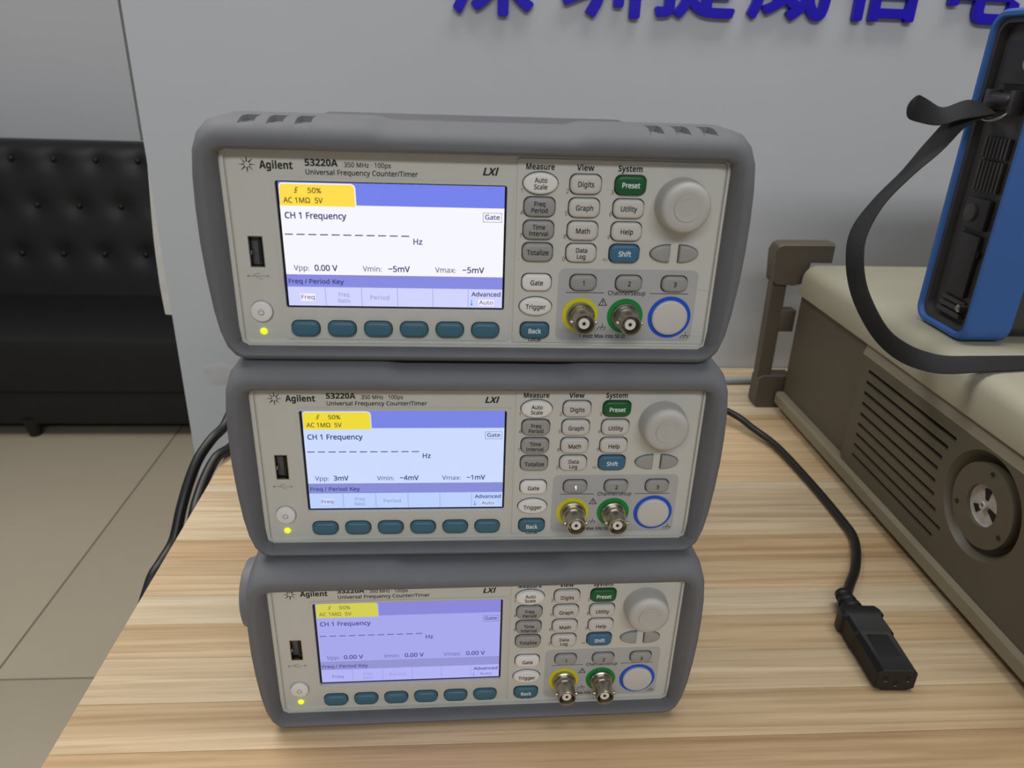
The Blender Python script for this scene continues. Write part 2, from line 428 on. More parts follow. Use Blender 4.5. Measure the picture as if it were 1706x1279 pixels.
# ------------------------------------------------------------------ frequency counter (local units: mm, panel front at y = 0, facing -y)
MMS = 0.001
def mmbuild(mb, name, material, parent, smooth=35): return mb.build(name, material, parent, smooth, MMS)
def key_mb(outline_fn, cx, cz, w, h, y0, hgt, bev):
    R = []
    for ins, y in ((0.0, y0), (0.0, y0-hgt+bev), (bev*0.35, y0-hgt+bev*0.35), (bev, y0-hgt), (bev*2.2, y0-hgt-0.12)):
        R.append([(cx+a, y, cz+b) for a, b in outline_fn(w-2*ins, h-2*ins)])
    return MB().rings(R)
def interp(tbl, t):
    for (a, p), (b, q) in zip(tbl, tbl[1:]):
        if t <= b: return p + (q-p)*(t-a)/(b-a) if b > a else q
    return tbl[-1][1]
def bumper_mb(top_notch=True):
    half = [(101.5, 0.0), (107.2, 2.0), (110.6, 7.0), (112.6, 15.0), (114.2, 25.0), (115.6, 40.0), (116.3, 55.0), (116.2, 69.0), (115.6, 81.0), (114.8, 91.0), (113.2, 97.5), (109.8, 101.6), (105.0, 103.2), (101.0, 103.5)]
    IW, IT, IB = 106.8, 91.4, 5.6
    notch = [(-95.4, -89.3), (-84.3, -78.1), (-73.3, -67.1), (69.0, 74.8), (80.0, 86.0), (91.2, 97.1)]
    def topz(x):
        ax = abs(x)
        if ax < 36: return 101.7
        if ax < 45: t = (ax-36)/9; return 101.7 + 1.8*(3*t*t-2*t**3)
        return 103.5
    outer, inner, nt = [], [], []
    xs = [-100.0]
    for a, b in notch: xs += [a-0.05, a+0.5, b-0.1, b+0.05]
    xs += [-60, -52, -45, -42, -39, -36, -20, 0, 20, 36, 39, 42, 45, 52, 60]
    xs = sorted(xs); 
    # bottom left -> right
    for x in xs + [100.0]:
        outer.append((x, 0.0)); inner.append((x*IW*0.985/101.5, IB)); nt.append(-1 if any(a < x < b for a, b in notch) else 0)
    # right side up
    for i, (x, z) in enumerate(half):
        outer.append((x, z)); t = i/(len(half)-1)
        zi = interp([(0, IB), (0.09, IB+0.6), (0.18, IB+2.5), (0.9, IT-3.0), (0.96, IT-0.7), (1, IT)], max(0, min(1, (z-0)/103.2)))
        xi = IW if IB+2.4 < zi < IT-2.9 else (IW-0.7 if IB+0.5 < zi < IT-0.6 else IW-3.0)
        inner.append((xi, zi)); nt.append(0)
    for x in reversed(xs + [100.0]):
        outer.append((x, topz(x))); inner.append((x*IW*0.97/100.0 if abs(x) > 95 else x*1.03, IT)); nt.append(1 if top_notch and any(a < x < b for a, b in notch) else 0)
    for i, (x, z) in reversed(list(enumerate(half))):
        outer.append((-x, z))
        zi = interp([(0, IB), (0.09, IB+0.6), (0.18, IB+2.5), (0.9, IT-3.0), (0.96, IT-0.7), (1, IT)], z/103.2)
        xi = IW if IB+2.4 < zi < IT-2.9 else (IW-0.7 if IB+0.5 < zi < IT-0.6 else IW-3.0)
        inner.append((-xi, zi)); nt.append(0)
    sidep = [(0.0, 3.0), (0.0, -2.6), (0.2, -5.6), (0.42, -8.5), (0.54, -9.2), (0.74, -9.0), (0.89, -7.6), (0.97, -5.0), (1.0, -1.5), (1.0, 9.0), (1.0, 9.6), (1.0, 26.0), (0.9, 28.0), (0.3, 28.0)]
    botp = [(0.0, 3.0), (0.0, -4.0), (0.06, -6.4), (0.2, -8.4), (0.36, -9.0), (0.58, -8.6), (0.8, -7.2), (0.95, -5.8), (1.0, -4.0), (1.0, 9.0), (1.0, 9.6), (1.0, 26.0), (0.9, 28.0), (0.3, 28.0)]
    rnd = [(0.0, 3.0), (0.0, -5.0), (0.05, -6.8), (0.16, -8.0), (0.40, -8.2), (0.62, -7.0), (0.82, -4.0), (0.95, 0.0), (1.0, 4.0), (1.0, 10.0), (1.0, 10.6), (1.0, 26.0), (0.9, 28.0), (0.3, 28.0)]
    rings = []
    for k in range(len(rnd)):
        ring = []
        for (ox, oz), (ix, iz), q in zip(outer, inner, nt):
            w = max(0.0, min(1.0, (oz-88)/13.0)); wb = max(0.0, min(1.0, (9.0-oz)/8.0))
            f = sidep[k][0]*(1-w-wb) + rnd[k][0]*w + botp[k][0]*wb; y = sidep[k][1]*(1-w-wb) + rnd[k][1]*w + botp[k][1]*wb
            x = ix + (ox*1.013-ix)*f; z = iz + (oz-iz)*f
            if q and k in (7, 8, 9): z -= q*((1.5 if q > 0 else 0.0) if k == 7 else 2.4)
            ring.append((x, y, z))
        rings.append(ring)
    return MB().rings(rings, False, False)

BX = {}
def make_counter():
    root = empty('frequency_counter', (0, 0, 0))
    # chassis and rubber front bumper
    mmbuild(MB().box(-106.3, 106.3, 3.5, 248, 6.0, 88.2, 2.5), 'chassis', CHASSIS_D, root)
    mmbuild(bumper_mb(), 'front_bumper', RUBBER, root, 42)
    # front panel with openings for the screen and the socket
    scr = rr(97.4, 55.8, 1.2, 3, -36.85, 50.75)
    usb = [(-99.1, 41.4), (-92.8, 41.4), (-92.8, 55.1), (-99.1, 55.1)]
    mmbuild(plate_holes(rr(215.5, 88.5, 4, 4, 0.4, 48.5), [scr, usb], 0.0, 3.0), 'front_panel', PANEL, root, 20)
    mmbuild(plate_holes(rr(101.0, 71.6, 2, 4, -36.2, 44.2), [scr], -0.5, -0.005), 'display_surround', PANEL, root, 20)
    mmbuild(MB().rings([[(a, y, b) for a, b in rr(89.4-2*i, 82.5-2*i, 1.2, 3, 60.5, 48.9)] for i, y in ((0, -0.005), (0, -0.3), (0.3, -0.55))]), 'keypad_plate', PANEL, root, 20)
    mmbuild(MB().rings([[(a, y, b) for a, b in rr(63.6, 33.8, 3, 5, 67.7, 26.3)] for y in (-0.55, -0.7)]), 'channel_plate', CHPLATE, root, 20)
    mmbuild(plate_holes(rr(215.0, 87.6, 4, 4, 0.4, 48.4), [rr(210.6, 85.0, 3, 4, 0.4, 49.2)], -1.7, -0.005), 'panel_rim', PANEL, root, 20)
    # small moulded steps beside the channel plate
    for z in (34.2, 12.0):
        mmbuild(MB().box(100.2, 104.9, -0.75, -0.5, z-0.15, z+0.15), 'moulded_line', PANEL, root, 0)
    # usb socket
    u = mmbuild(plate_holes(usb, [[(-98.75, 41.75), (-93.15, 41.75), (-93.15, 54.75), (-98.75, 54.75)]], -0.1, 1.2), 'usb_socket', STEEL, root, 20)
    mmbuild(plate_holes(usb, [[(-98.7, 41.8), (-93.2, 41.8), (-93.2, 54.7), (-98.7, 54.7)]], 1.25, 9.0), 'liner', BLACK, u, 0)
    mmbuild(MB().box(-99.0, -92.9, 9.0, 9.5, 41.5, 55.0), 'back_wall', BLACK, u, 0)
    mmbuild(MB().box(-95.2, -93.9, 0.8, 8.6, 43.0, 53.5, 0.1), 'tongue', BLACK, u, 0)
    mmbuild(MB().box(-98.48, -98.0, 0.3, 4.0, 46.8, 48.8), 'spring', STEEL, u, 0)
    # power button and lamp
    p = mmbuild(MB().lathe([(4.7, 0.0), (4.7, -1.3), (4.4, -1.7), (3.7, -1.9), (1.0, -1.95)], (-96.3, 0, 21.4), 'y', 32), 'power_button', KEY_WHITE, root)
    mb = MB(); R0 = []; 
    for k in range(19):
        a = math.radians(90+38 + (360-76)*k/18); R0.append((math.cos(a), math.sin(a)))
    o0 = [(-96.3+1.35*a, -2.02, 21.3+1.35*b) for a, b in R0]; o1 = [(-96.3+1.05*a, -2.02, 21.3+1.05*b) for a, b in R0]
    mb.rings([o0, o1], False, False, closed=False); mb.add([(-96.45, -2.02, 21.5), (-96.15, -2.02, 21.5), (-96.15, -2.02, 23.0), (-96.45, -2.02, 23.0)], [(0, 1, 2, 3)])
    mmbuild(mb, 'power_symbol', INK_GREY, p, 0)
    mmbuild(MB().lathe([(4.95, -0.02), (4.95, -0.06), (4.72, -0.06)], (-96.3, 0, 21.4), 'y', 32, True, False), 'button_gap', INK_GREY, p, 0)
    mmbuild(MB().lathe([(1.6, 0.0), (1.6, -0.3), (1.3, -0.7), (0.7, -1.0), (0.2, -1.08)], (-96.5, 0, 11.8), 'y', 20), 'power_lamp', LED, root)
    # soft keys
    okey = lambda w, h: rr(w, h, 3.0, 5)
    skm = None
    for i in range(6):
        cx = -77.5 + 16.19*i
        if skm is None:
            k = mmbuild(key_mb(okey, 0, 0, 12.4, 6.9, 0.0, 2.4, 0.9), 'soft_key', KEY_BLUE, root); skm = k.data
            g = mmbuild(MB().rings([[(a, y, b) for a, b in rr(13.1, 7.6, 3.3, 5)] for y in (-0.001, -0.05)]), 'key_gap', GAP, k, 0); gm = g.data
        else:
            k = link('soft_key', skm, None, root, 0); g = link('key_gap', gm, None, k, 0)
        k.location = (cx*MMS, -0.5*MMS, 13.8*MMS)
    # keypad
    yk = -0.55
    ok = lambda w, h: rr(w, h, 2.9, 5)
    oe = lambda w, h: ell(w, h)
    C1, C2, C3 = 25.8, 45.1, 64.4; R1, R2, R3, R4 = 80.1, 70.2, 60.3, 50.5
    keys = [('Auto\nScale', C1, R1, 14.8, 9.0, oe, KEY_WHITE, INK), ('Digits', C2, R1, 13.2, 7.9, ok, KEY_LIGHT, INK), ('Preset', C3, R1, 13.2, 7.9, ok, KEY_GREEN, INK_WHITE),
            ('Freq\nPeriod', C1, R2, 13.2, 7.9, ok, KEY_GREY, INK), ('Graph', C2, R2, 13.2, 7.9, ok, KEY_LIGHT, INK), ('Utility', C3, R2, 13.2, 7.9, ok, KEY_LIGHT, INK),
            ('Time\nlnterval', C1, R3, 13.2, 7.9, ok, KEY_GREY, INK), ('Math', C2, R3, 13.2, 7.9, ok, KEY_LIGHT, INK), ('Help', C3, R3, 13.2, 7.9, ok, KEY_LIGHT, INK),
            ('Totalize', C1, R4, 13.2, 7.9, ok, KEY_GREY, INK), ('Data\nLog', C2, R4, 13.2, 7.9, ok, KEY_LIGHT, INK), ('Shift', C3, R4, 13.2, 7.9, ok, KEY_SHIFT, INK_WHITE),
            ('Gate', 26.0, 36.8, 13.0, 7.4, ok, KEY_WHITE, INK), ('Trigger', 26.0, 25.6, 14.6, 8.4, oe, KEY_WHITE, INK), ('Back', 26.1, 14.0, 13.0, 7.4, ok, KEY_BLUE, INK_WHITE),
            ('1', 47.0, 37.0, 11.6, 6.9, ok, KEY_GREY, INK), ('2', 67.7, 37.0, 11.6, 6.9, ok, KEY_GREY, INK), ('3', 88.6, 37.0, 11.6, 6.9, ok, KEY_GREY, INK)]
    for txt, cx, cz, w, h, fn, M, TM in keys:
        y0 = -0.7 if txt in '123' else yk
        k = mmbuild(key_mb(fn, cx, cz, w, h, y0, 2.0, 0.75), 'key', M, root)
        gap = fn(w+0.8, h+0.8)
        mmbuild(MB().rings([[(cx+a, y, cz+b) for a, b in gap] for y in (y0-0.001, y0-0.05)]), 'key_gap', GAP, k, 0)
        yt = y0-2.0-0.16
        if '\n' in txt:
            letter(txt, cx, cz+0.45, yt, 1.95, TM, k, align='C', bold=0.024, gap=2.75)
        else:
            letter(txt, cx, cz-0.95, yt, 2.15, TM, k, align='C', bold=0.024)
    # rotary knob
    kn = (87.3, 0, 72.4)
    kb = mmbuild(MB().lathe([(11.6, -0.55), (11.5, -4.0), (10.9, -8.6), (10.2, -10.2), (9.0, -11.0), (6.2, -11.1), (5.6, -10.9)], kn, 'y', 48, True, True), 'rotary_knob', KNOB, root, 50)
    mmbuild(MB().lathe([(5.6, -11.0), (5.5, -11.35), (4.8, -11.3), (3.0, -10.9), (0.5, -10.8)], kn, 'y', 32), 'finger_dimple', KNOB, kb, 50)
    # cursor keys
    def dkey(sgn):
        def fn(w, h):
            pts = [(w/2, -h/2), (w/2, h/2)]
            for i in range(1, 14):
                a = math.pi/2 + math.pi*i/14
                pts.append((w/2 - 0.2*w + 0.8*w*math.cos(a), h/2*math.sin(a)*(1-0.12*abs(math.cos(a)))))
            return [(sgn*a, b) for a, b in pts]
        return fn
    for sgn, cx in ((1, 80.4), (-1, 93.3)):
        k = mmbuild(key_mb(dkey(sgn), cx, 50.8, 8.6, 7.6, yk, 1.8, 0.7), 'cursor_key', KEY_GREY, root)
        mmbuild(MB().rings([[(cx+a, y, 50.8+b) for a, b in dkey(sgn)(9.3, 8.3)] for y in (yk-0.001, yk-0.05)]), 'key_gap', GAP, k, 0)
    # channel inputs: colour rings, two bnc sockets and a blanking plug
    for cx, cz, r0, r1, M in ((46.7, 21.5, 8.3, 6.3, R_YEL), (67.5, 21.3, 8.3, 6.3, R_GRN), (88.2, 20.9, 10.0, 8.2, R_BLU)):
        mmbuild(MB().lathe([(r0, -0.68), (r0, -0.82), (r1, -0.82)], (cx, 0, cz), 'y', 48, False, False), 'channel_ring', M, root, 0)
    mmbuild(MB().lathe([(8.2, -0.7), (8.2, -2.0), (7.8, -2.4), (7.0, -2.6), (1, -2.65)], (88.2, 0, 20.9), 'y', 48), 'blanking_plug', KEY_LIGHT, root)
    for cx, cz in ((46.9, 21.5), (67.6, 21.3)):
        b = mmbuild(MB().lathe([(6.35, -0.7), (6.35, -2.6), (5.9, -3.0), (5.0, -3.0), (5.0, -5.2), (5.5, -5.2), (5.5, -6.2), (4.85, -6.2), (4.85, -14.0), (4.7, -14.3), (4.25, -14.3), (4.15, -14.0), (4.1, -6.5)],
                                (cx, 0, cz), 'y', 32, False, True), 'bnc_socket', STEEL, root, 40)
        mmbuild(MB().lathe([(2.45, -6.4), (2.45, -12.9), (1.1, -12.9), (1.0, -12.6), (0.6, -12.6)], (cx, 0, cz), 'y', 20, False, True), 'insulator', PTFE, b, 40)
        mmbuild(MB().lathe([(0.75, -12.7), (0.75, -12.95), (0.4, -12.95)], (cx, 0, cz), 'y', 12, False, True), 'centre_contact', DARKIN, b, 40)
        for sgn in (-1, 1):
            mmbuild(MB().lathe([(0.95, sgn*4.4), (0.95, sgn*5.9), (0.7, sgn*6.15)], (cx, -10.8, cz), 'x', 12), 'bayonet_lug', STEEL, b, 40)
    # printed lettering
    y = -0.03
    def t(*a, **k): return letter(*a, parent=root, **k)
    letter('Agilent', -91.0, 83.3, y, 3.1, INK, root, x1=-77.4, bold=0.06)
    letter('53220A', -72.4, 84.8, y-0.5*0, 2.75, INK, root, x1=-58.9, bold=0.06)
    letter('350 MHz · 100ps', -56.3, 84.6, y, 1.9, INK, root, x1=-37.0, bold=0.018)
    letter('Universal Frequency Counter/Timer', -72.3, 81.0+0.3, y, 2.05, INK, root, x1=-25.9, bold=0.02)
    letter('LXl', 1.3, 82.6, y, 3.1, INK, root, x1=8.1, bold=0.06, shear=0.28)
    mb = MB()
    for k in range(8):
        a = math.radians(45*k+90); ca, sa = math.cos(a), math.sin(a)
        for r, q in ((1.35, 0.38), (2.05, 0.29), (2.65, 0.22), (3.15, 0.16)):
            mb.add([(-96+ca*r+q*math.cos(j*1.0472), y, 84.8+sa*r+q*math.sin(j*1.0472)) for j in range(6)], [tuple(range(6))])
        if k in (0, 3, 4, 7):
            mb.add([(-96+ca*r-sa*q, y, 84.8+sa*r+ca*q) for r, q in ((1.3, -0.3), (3.3, -0.1), (3.3, 0.1), (1.3, 0.3))], [(0, 1, 2, 3)])
    mmbuild(mb, 'starburst_emblem', INK, root, 0)
    for s, a, b in (('Measure', 19.5, 31.6), ('View', 41.0, 48.4), ('System', 58.7, 69.1)):
        letter(s, a, 85.6, yk-0.03, 2.45, INK, root, x1=b, bold=0.06)
    for s, xx, z in (('1', 17.6, 76.0), ('4', 17.6, 66.6), ('7', 17.6, 56.6), ('.', 17.6, 46.8), ('2', 37.0, 76.0), ('5', 37.0, 66.6), ('8', 37.0, 56.6), ('0', 37.0, 46.6), ('3', 56.4, 76.0), ('6', 56.4, 66.6), ('9', 56.4, 56.6), ('+/-', 55.0, 46.6)):
        letter(s, xx, z, yk-0.03, 1.8, INK_GREY, root, bold=0.02)
    letter('Local', 23.5, 8.4, yk-0.03, 1.95, INK, root, x1=29.3, bold=0.024)
    yc = -0.73
    letter('Channel/Setup', 58.8, 31.2, yc, 2.0, INK, root, x1=76.0, bold=0.016)
    letter('1 Watt Max into 50 Ω', 46.9, 10.5, yc, 1.75, INK, root, x1=68.4, bold=0.026)
    mb = MB().box(39.6, 57.0, yc, yc+0.02, 32.0, 32.3).box(77.9, 95.8, yc, yc+0.02, 32.0, 32.3)
    mmbuild(mb, 'printed_line', INK, root, 0)
    mb = MB(); T = [(-2.1, -1.5), (2.1, -1.5), (0, 2.2)]; Ti = [(-1.45, -1.12), (1.45, -1.12), (0, 1.42)]
    mb.rings([[(56.8+a, yc, 27.6+b) for a, b in T], [(56.8+a, yc, 27.6+b) for a, b in Ti]], False, False)
    mb.add([(56.65, yc, 27.2), (56.95, yc, 27.2), (57.0, yc, 28.4), (56.6, yc, 28.4)], [(0, 1, 2, 3)]); mb.add([(56.62, yc, 26.65), (56.98, yc, 26.65), (56.98, yc, 26.98), (56.62, yc, 26.98)], [(0, 1, 2, 3)])
    mmbuild(mb, 'warning_triangle', INK, root, 0)
    for gx, gz in ((57.1, 15.8), (96.6, 12.0)):
        mb = MB()
        def seg(x0, z0, x1, z1, w=0.14):
            d = Vector((x1-x0, z1-z0)).normalized(); n = Vector((-d.y, d.x))*w
            mb.add([(x0+n.x, yc, z0+n.y), (x1+n.x, yc, z1+n.y), (x1-n.x, yc, z1-n.y), (x0-n.x, yc, z0-n.y)], [(0, 1, 2, 3)])
        seg(gx-1.3, gz, gx+1.9, gz); seg(gx+0.3, gz, gx+0.3, gz+1.8)
        for q in (-1.3, 0.2, 1.8): seg(gx+q, gz, gx+q-0.8, gz-1.5)
        mmbuild(mb, 'ground_symbol', INK, root, 0)
    mb = MB()
    def seg2(x0, z0, x1, z1, w=0.15):
        d = Vector((x1-x0, z1-z0)).normalized(); n = Vector((-d.y, d.x))*w
        mb.add([(x0+n.x, y, z0+n.y), (x1+n.x, y, z1+n.y), (x1-n.x, y, z1-n.y), (x0-n.x, y, z0-n.y)], [(0, 1, 2, 3)])
    seg2(-100, 37.4, -92.2, 37.4); seg2(-98.6, 37.4, -96.9, 38.6); seg2(-96.9, 38.6, -95.2, 38.6); seg2(-97.6, 37.4, -95.9, 36.2); seg2(-95.9, 36.2, -94.4, 36.2)
    mb.add([(-100.6+math.cos(a*0.785)*0.6, y, 37.4+math.sin(a*0.785)*0.6) for a in range(8)], [tuple(range(8))])
    mb.add([(-92.6, y, 38.0), (-91.4, y, 37.4), (-92.6, y, 36.8)], [(0, 1, 2)])
    mmbuild(mb, 'usb_symbol', EMBOSS, root, 0)
    return root

def em(name, rgb, k=1.0):
    return mat(name, (6, 6, 10), 0.3, noise=0.02, emit=rgb, estr=k, spec=0.3)
def make_screen(root, n, C, vals, dim=1.0):
    base = mmbuild(MB().box(-85.5, 11.8, 1.5, 2.6, 22.9, 78.6), 'screen', BLACKGLASS, root, 0)
    def rect(name, x0, x1, z0, z1, M, lvl): return mmbuild(MB().box(x0, x1, 1.5-0.06*lvl, 1.5-0.06*lvl+0.04, z0, z1), name, M, base, 0)
    E_ = {k: em('screen_%s_%d' % (k, n), v) for k, v in C.items()}
    rect('display_background', -84.5, 10.9, 38.0, 77.9, E_['bg'], 1)
    rect('header_bar', -84.5, 10.9, 68.6, 77.9, E_['bar'], 2)
    rect('menu_bar', -84.5, 10.9, 32.4, 37.9, E_['band'], 1)
    rect('soft_key_bar', -84.5, 10.9, 23.7, 32.4, E_['soft'], 1)
    tab = [(-84.5, 68.0), (-52.8, 68.0), (-52.9, 75.6), (-53.3, 76.6), (-54.4, 77.1), (-83.0, 77.1), (-84.1, 76.7), (-84.5, 75.8)]
    tab2 = [(-84.3, 67.5), (-52.3, 67.5), (-52.4, 75.8), (-52.9, 77.0), (-54.2, 77.6), (-83.0, 77.6), (-84.0, 77.1), (-84.3, 75.9)]
    mmbuild(MB().rings([[(a, yy, b) for a, b in tab2] for yy in (1.38, 1.35)]), 'tab_outline', E_['bg'], base, 0)
    mmbuild(MB().rings([[(a+0.35, yy, b) if a < -80 else (a, yy, b) for a, b in tab] for yy in (1.34, 1.3)]), 'channel_tab', E_['tab'], base, 0)
    for x in (-68.1, -52.1, -36.2, -20.4, -4.5): rect('divider', x-0.1, x+0.1, 23.9, 32.2, E_['band'], 2)
    yt = 1.22; TX = E_['text']; TL = E_['text2']
    def t(s, x0, z, cap, M=TX, x1=None, bold=0.0, align='L', gap=None): return letter(s, x0, z, yt, cap, M, base, x1=x1, bold=bold*0.8+0.014, align=align, gap=gap)
    t('50%', -72.4, 73.5, 2.1, E_['tabt'], -66.7, 0.01); t('AC 1MΩ  5V', -82.8, 69.3, 2.2, E_['tabt'], -66.3, 0.01)
    mb = MB()
    for x0, x1, z0, z1 in ((-78.2, -77.0, 73.4, 73.75), (-77.4, -77.05, 73.4, 75.8), (-77.2, -76.2, 75.45, 75.8), (-77.9, -76.5, 74.4, 74.75)):
        mb.add([(x0, yt, z0), (x1, yt, z0), (x1, yt, z1), (x0, yt, z1)], [(0, 1, 2, 3)])
    mmbuild(mb, 'edge_symbol', E_['tabt'], base, 0)
    t('CH 1 Frequency', -82.8, 62.7, 2.6, TX, -56.8, 0.018)
    mb = MB(); 
    for (x0, x1, z0, z1) in ((1.7, 9.9, 62.6, 66.7),):
        for a in ((x0, x1, z0, z0+0.18), (x0, x1, z1-0.18, z1), (x0, x0+0.18, z0, z1), (x1-0.18, x1, z0, z1)):
            mb.add([(a[0], yt, a[2]), (a[1], yt, a[2]), (a[1], yt, a[3]), (a[0], yt, a[3])], [(0, 1, 2, 3)])
    mmbuild(mb, 'gate_frame', TX, base, 0)
    t('Gate', 2.6, 63.8, 2.05, TX, 9.0, 0.008)
    mb = MB()
    for k in range(11):
        x0 = -83.5 + 4.98*k; mb.add([(x0, yt, 55.6), (x0+3.45, yt, 55.6), (x0+3.45, yt, 56.1), (x0, yt, 56.1)], [(0, 1, 2, 3)])
    mmbuild(mb, 'dashes', TX, base, 0)
    t('Hz', -28.5, 52.3, 2.5, TX, -24.6, 0.012)
    for lab, x0, x1, v, vx0, vx1 in (('Vpp:', -81.0, -74.4, vals[0], -72.0, None), ('Vmin:', -51.0, -42.8, vals[1], -39.9, None), ('Vmax:', -19.2, -10.1, vals[2], -7.1, None)):
        t(lab, x0, 39.9, 2.35, TL, x1); t(v, vx0, 39.9, 2.55, TX, vx0 + vals[3][[vals[0], vals[1], vals[2]].index(v) if vals.index(v) < 3 else 0], 0.014)
    t('Freq / Period Key', -83.7, 34.0, 2.0, TX, -59.6, 0.012)
    rect('soft_key_highlight', -79.2, -72.7, 25.9, 29.3, E_['hi'], 2); rect('soft_key_highlight', 0.2, 7.2, 24.6, 27.5, E_['hi'], 2)
    t('Freq', -78.8, 26.8, 1.9, TL, -73.0); t('Freq\nRatio', -59.9, 28.2, 1.9, E_['faint'], align='C', gap=2.9); t('Period', -48.3, 27.0, 1.9, E_['faint'], -39.8)
    t('Advanced', -3.0, 29.1, 1.95, TX, 10.1, 0.012); t('Auto', 0.5, 25.3, 1.9, TL, 6.8)
    mb = MB(); 
    mb.add([(-3.05, yt, 25.2), (-2.75, yt, 25.2), (-2.75, yt, 27.6), (-3.05, yt, 27.6)], [(0, 1, 2, 3)]); mb.add([(-3.6, yt, 25.6), (-2.2, yt, 25.6), (-2.9, yt, 24.5)], [(0, 1, 2)])
    mmbuild(mb, 'down_arrow', E_['arrow'], base, 0)

def copy_tree(o, parent=None):
    c = o.copy(); COL.objects.link(c); c.parent = parent
    for ch in list(o.children): copy_tree(ch, c)
    return c
counter = make_counter()
counters = [counter, copy_tree(counter), copy_tree(counter)]
plain = None
for o in counters[1:]:          # only the top unit shows its grip notches on the upper edge
    for ch in o.children:
        if ch.name.startswith('front_bumper'):
            if plain is None:
                tmp = mmbuild(bumper_mb(False), 'front_bumper', RUBBER, None, 42); plain = tmp.data; bpy.data.objects.remove(tmp)
            ch.data = plain
POSE = [((0.0069, 0.3209, 0.2070), -0.31), ((0.0094, 0.3151, 0.1035), 0.29), ((0.0097, 0.3045, 0.0), 1.02)]
LAB = ['grey frequency counter on top of the stack, its screen the brightest', 'grey frequency counter in the middle of the stack', 'grey frequency counter at the bottom of the stack, standing on the desk']
for o, (loc, a), lb in zip(counters, POSE, LAB):
    o.location = loc; o.rotation_euler = (0, 0, math.radians(a)); tag(o, lb, 'frequency counter', 'three stacked frequency counters')
C1_ = dict(bg=(246, 247, 255), bar=(116, 130, 234), band=(134, 139, 224), soft=(208, 212, 254), tab=(255, 221, 76), text=(66, 62, 116), text2=(112, 108, 150), tabt=(112, 92, 30), hi=(246, 240, 252), faint=(158, 160, 208), arrow=(40, 150, 226))
C2_ = dict(bg=(203, 218, 255), bar=(120, 132, 228), band=(132, 140, 214), soft=(186, 208, 252), tab=(238, 218, 56), text=(66, 72, 120), text2=(104, 112, 156), tabt=(112, 98, 34), hi=(206, 218, 252), faint=(146, 160, 206), arrow=(60, 150, 220))
C3_ = dict(bg=(164, 166, 236), bar=(134, 132, 216), band=(146, 146, 210), soft=(176, 178, 244), tab=(208, 204, 80), text=(80, 80, 140), text2=(116, 116, 182), tabt=(140, 132, 60), hi=(178, 180, 244), faint=(156, 158, 220), arrow=(110, 150, 230))
# the channel 1 key of the middle counter is lit
KEY_LIT = mat('key_lit', (240, 240, 240), 0.4, noise=0.02, emit=(245, 245, 245), estr=0.9)
for k in counters[1].children:
    if k.name.startswith('key') and len(k.children) and abs(sum(v.co.x for v in k.data.vertices)/len(k.data.vertices) - 0.047) < 0.003 and abs(sum(v.co.z for v in k.data.vertices)/len(k.data.vertices) - 0.037) < 0.002:
        for l in k.children:
            if l.name.startswith('lettering'):
                l.material_slots[0].link = 'OBJECT'; l.material_slots[0].material = KEY_LIT
make_screen(counters[0], 1, C1_, ['0.00 V', '−5mV', '−5mV ', (10.0, 9.6, 9.7)])
make_screen(counters[1], 2, C2_, ['3mV', '−4mV', '−1mV', (7.2, 9.2, 9.2)])
make_screen(counters[2], 3, C3_, ['0.00 V', '0.00 V ', '0.00 V  ', (10.2, 10.2, 10.2)])
# carrying-handle hub left on the side of the bottom counter
mmbuild(MB().lathe([(18.5, -106.0), (20.0, -110.0), (20.2, -125.0), (19.0, -129.5), (15.5, -131.0), (1.0, -131.2)], (0, 42, 53), 'x', 40, True, True), 'handle_hub', CHASSIS, counters[2], 40)

# ------------------------------------------------------------------ beige instrument on the right
inst = empty('bench_instrument', (0, 0, 0)); tag(inst, 'large beige bench instrument with vented olive side, standing at the right', 'instrument')
IX, IY0, IY1 = 0.332, 0.232, 0.688
XR = IX + 0.425
# side panel, set back behind a vent plate
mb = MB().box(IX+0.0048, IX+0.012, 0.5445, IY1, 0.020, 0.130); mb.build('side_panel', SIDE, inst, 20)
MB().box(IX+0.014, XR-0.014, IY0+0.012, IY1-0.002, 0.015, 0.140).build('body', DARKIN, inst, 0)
slots = []
FC = (0.3835, 0.0812)
for i in range(9):
    z = 0.1085 - 0.0093*i
    ys = 0.539 - 0.0007*i; ye = FC[0] + math.sqrt(0.0465**2 - (z-FC[1]-0.0)**2) if abs(z-FC[1]) < 0.0465 else FC[0]
    if i >= 8: ye = 0.4165
    h = 0.0016
    slots.append([(ye, z-h), (ys, z-h), (ys+0.0008, z), (ys, z+h), (ye, z+h), (ye-0.0006, z)])
circ = [(FC[0]+0.0360*math.cos(2*math.pi*k/48), FC[1]+0.0360*math.sin(2*math.pi*k/48)) for k in range(48)]
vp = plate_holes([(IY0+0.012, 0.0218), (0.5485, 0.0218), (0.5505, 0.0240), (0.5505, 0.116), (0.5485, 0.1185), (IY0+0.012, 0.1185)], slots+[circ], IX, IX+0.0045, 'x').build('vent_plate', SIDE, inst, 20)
# chamfered upper ledge of the vent plate
MB().rings([[(IX+a, y, z) for a, z in ((0.0, 0.1187), (0.0045, 0.1187), (0.0045, 0.1284), (0.003, 0.1284))] for y in (IY0+0.012, 0.549, 0.553)]).build('ledge', RAIL, inst, 20)
